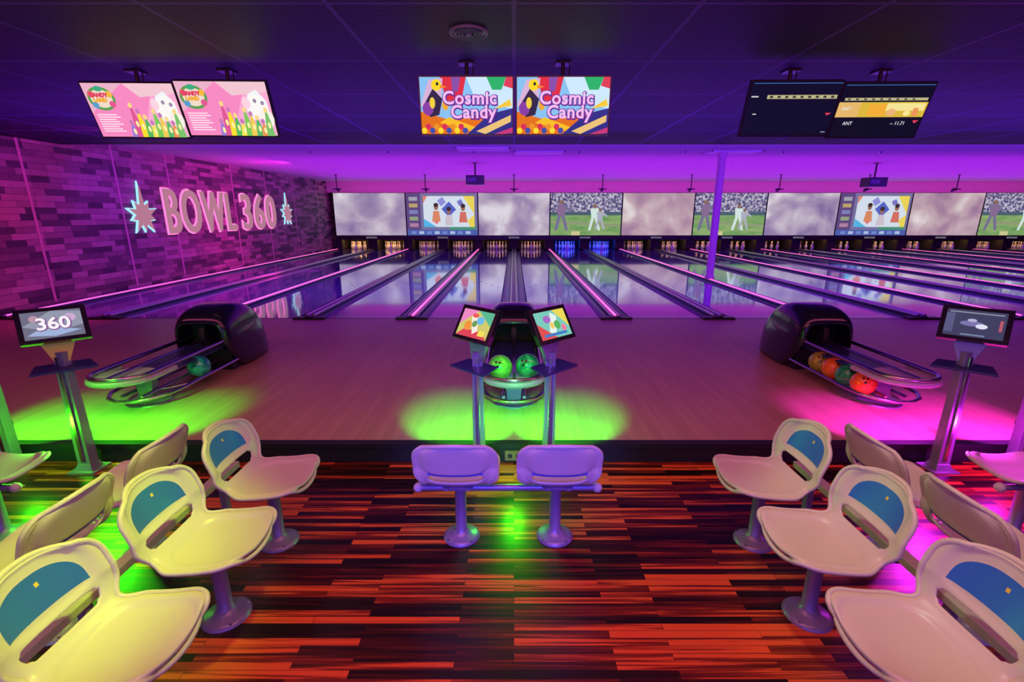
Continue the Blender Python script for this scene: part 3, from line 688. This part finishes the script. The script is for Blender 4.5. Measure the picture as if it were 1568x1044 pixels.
area('header_fill',(8.5,22.8,2.9),34,.2,70,(1.0,.08,.45),direction=(0,1,0))  # added pink wash for the header, no fixture modelled
area('wall_wash_fill',(-6.6,15.0,2.6),.4,16,225,(1.0,.02,.45),direction=(-1,0,-.20))  # added pink fill turned to the left wall, its back to the camera
area('wall_wash_fill_low',(-8.0,15.0,.5),.1,16,28,(1.0,.02,.40),direction=(-1,0,.2))  # second added wall fill, from low down
area('wall_wash_fill_near',(-6.6,8.2,2.6),.4,3,50,(1.0,.02,.45),direction=(-1,.3,-.1))  # third added wall fill, for the near stretch
area('approach_fill',(0,3.1,3.0),14,.5,125,(1.0,.15,.38),direction=(0,.75,-1))  # unseen fill added overhead to tint the approach
area('lane_fill',(6,10.3,3.0),28,.4,640,(.20,.03,1.0),direction=(0,.8,-1))  # blue fill added to colour the lanes, not a fitting
area('seating_fill',(0,.7,2.95),4.2,1.2,64,(1.0,.28,.30),direction=(0,.10,-1))  # warm fill added above the frame for seats and floor
area('rear_violet_fill',(0,-1.6,.9),6,.9,62,(.20,.11,1.0),direction=(0,1,0))  # unseen violet fill added behind the camera for the seat edges
spot('violet_seat_fill',(0,-1.2,2.2),(-.03,2.3,.42),640,(.10,.06,1.0),22,.35,.1)  # narrow beam added to turn the centre seat backs violet
spot('yellow_seat_fill',(-.5,2.1,2.95),(-1.98,1.65,.2),330,(.62,1.0,.01),38,.9,.1)  # yellow-green beam added to tint the left seats
spot('yellow_seat_fill_near',(-.9,.9,2.95),(-1.80,1.3,.3),80,(.70,1.0,.01),32,.9,.1)  # extra yellow beam added for the nearest left seats
spot('cream_seat_fill',(.5,2.1,2.95),(1.95,1.75,.2),90,(.85,.85,.50),40,.6,.1)  # added counterpart of the yellow beam, lightens the right seats
G=(.035,1.0,.005); V=(.85,.02,1.0)
for cx,c in ((0,G),(-2*S,G),(2*S,V)):
    for sx in (-1,1): spot('console_led',(cx+sx*.30,3.36,.55),(cx+sx*.40,3.68,0),115,c,77,.42)
    point('step_led',(cx,3.02,.16),11,c,.04)
    if c is G: point('rack_fill',(cx,3.62,.62),6,c,.03)  # unseen green light added to brighten the balls and rack ring
for cx,c in ((-2.85,G),(2.88,V)):
    spot('step_led_side',(cx,2.9,.35),(cx,2.5,LF),45,c,130,.6,.04)
for k in range(10):
    blue=(k==3)
    area('pit_lamp',((2*k-4)*S,24.1,.56),3.0,.1,38 if blue else (22 if k==0 else 9),(.03,.08,1.0) if blue else (1.0,.5,.12),direction=(0,.25,-1))
w=bpy.data.worlds.new('World'); scene.world=w; w.use_nodes=True
w.node_tree.nodes['Background'].inputs[0].default_value=(.18,.06,.85,1); w.node_tree.nodes['Background'].inputs[1].default_value=.22

# ---------------------------------------------------------------- camera
cam=bpy.data.cameras.new('camera'); co=bpy.data.objects.new('camera',cam); scene.collection.objects.link(co)
co.location=(0,0,1.73); co.rotation_euler=(math.radians(90-14.96),0,0)
cam.sensor_width=36; cam.lens=36*730/1568; cam.shift_x=-.0019; cam.clip_start=.05
scene.camera=co
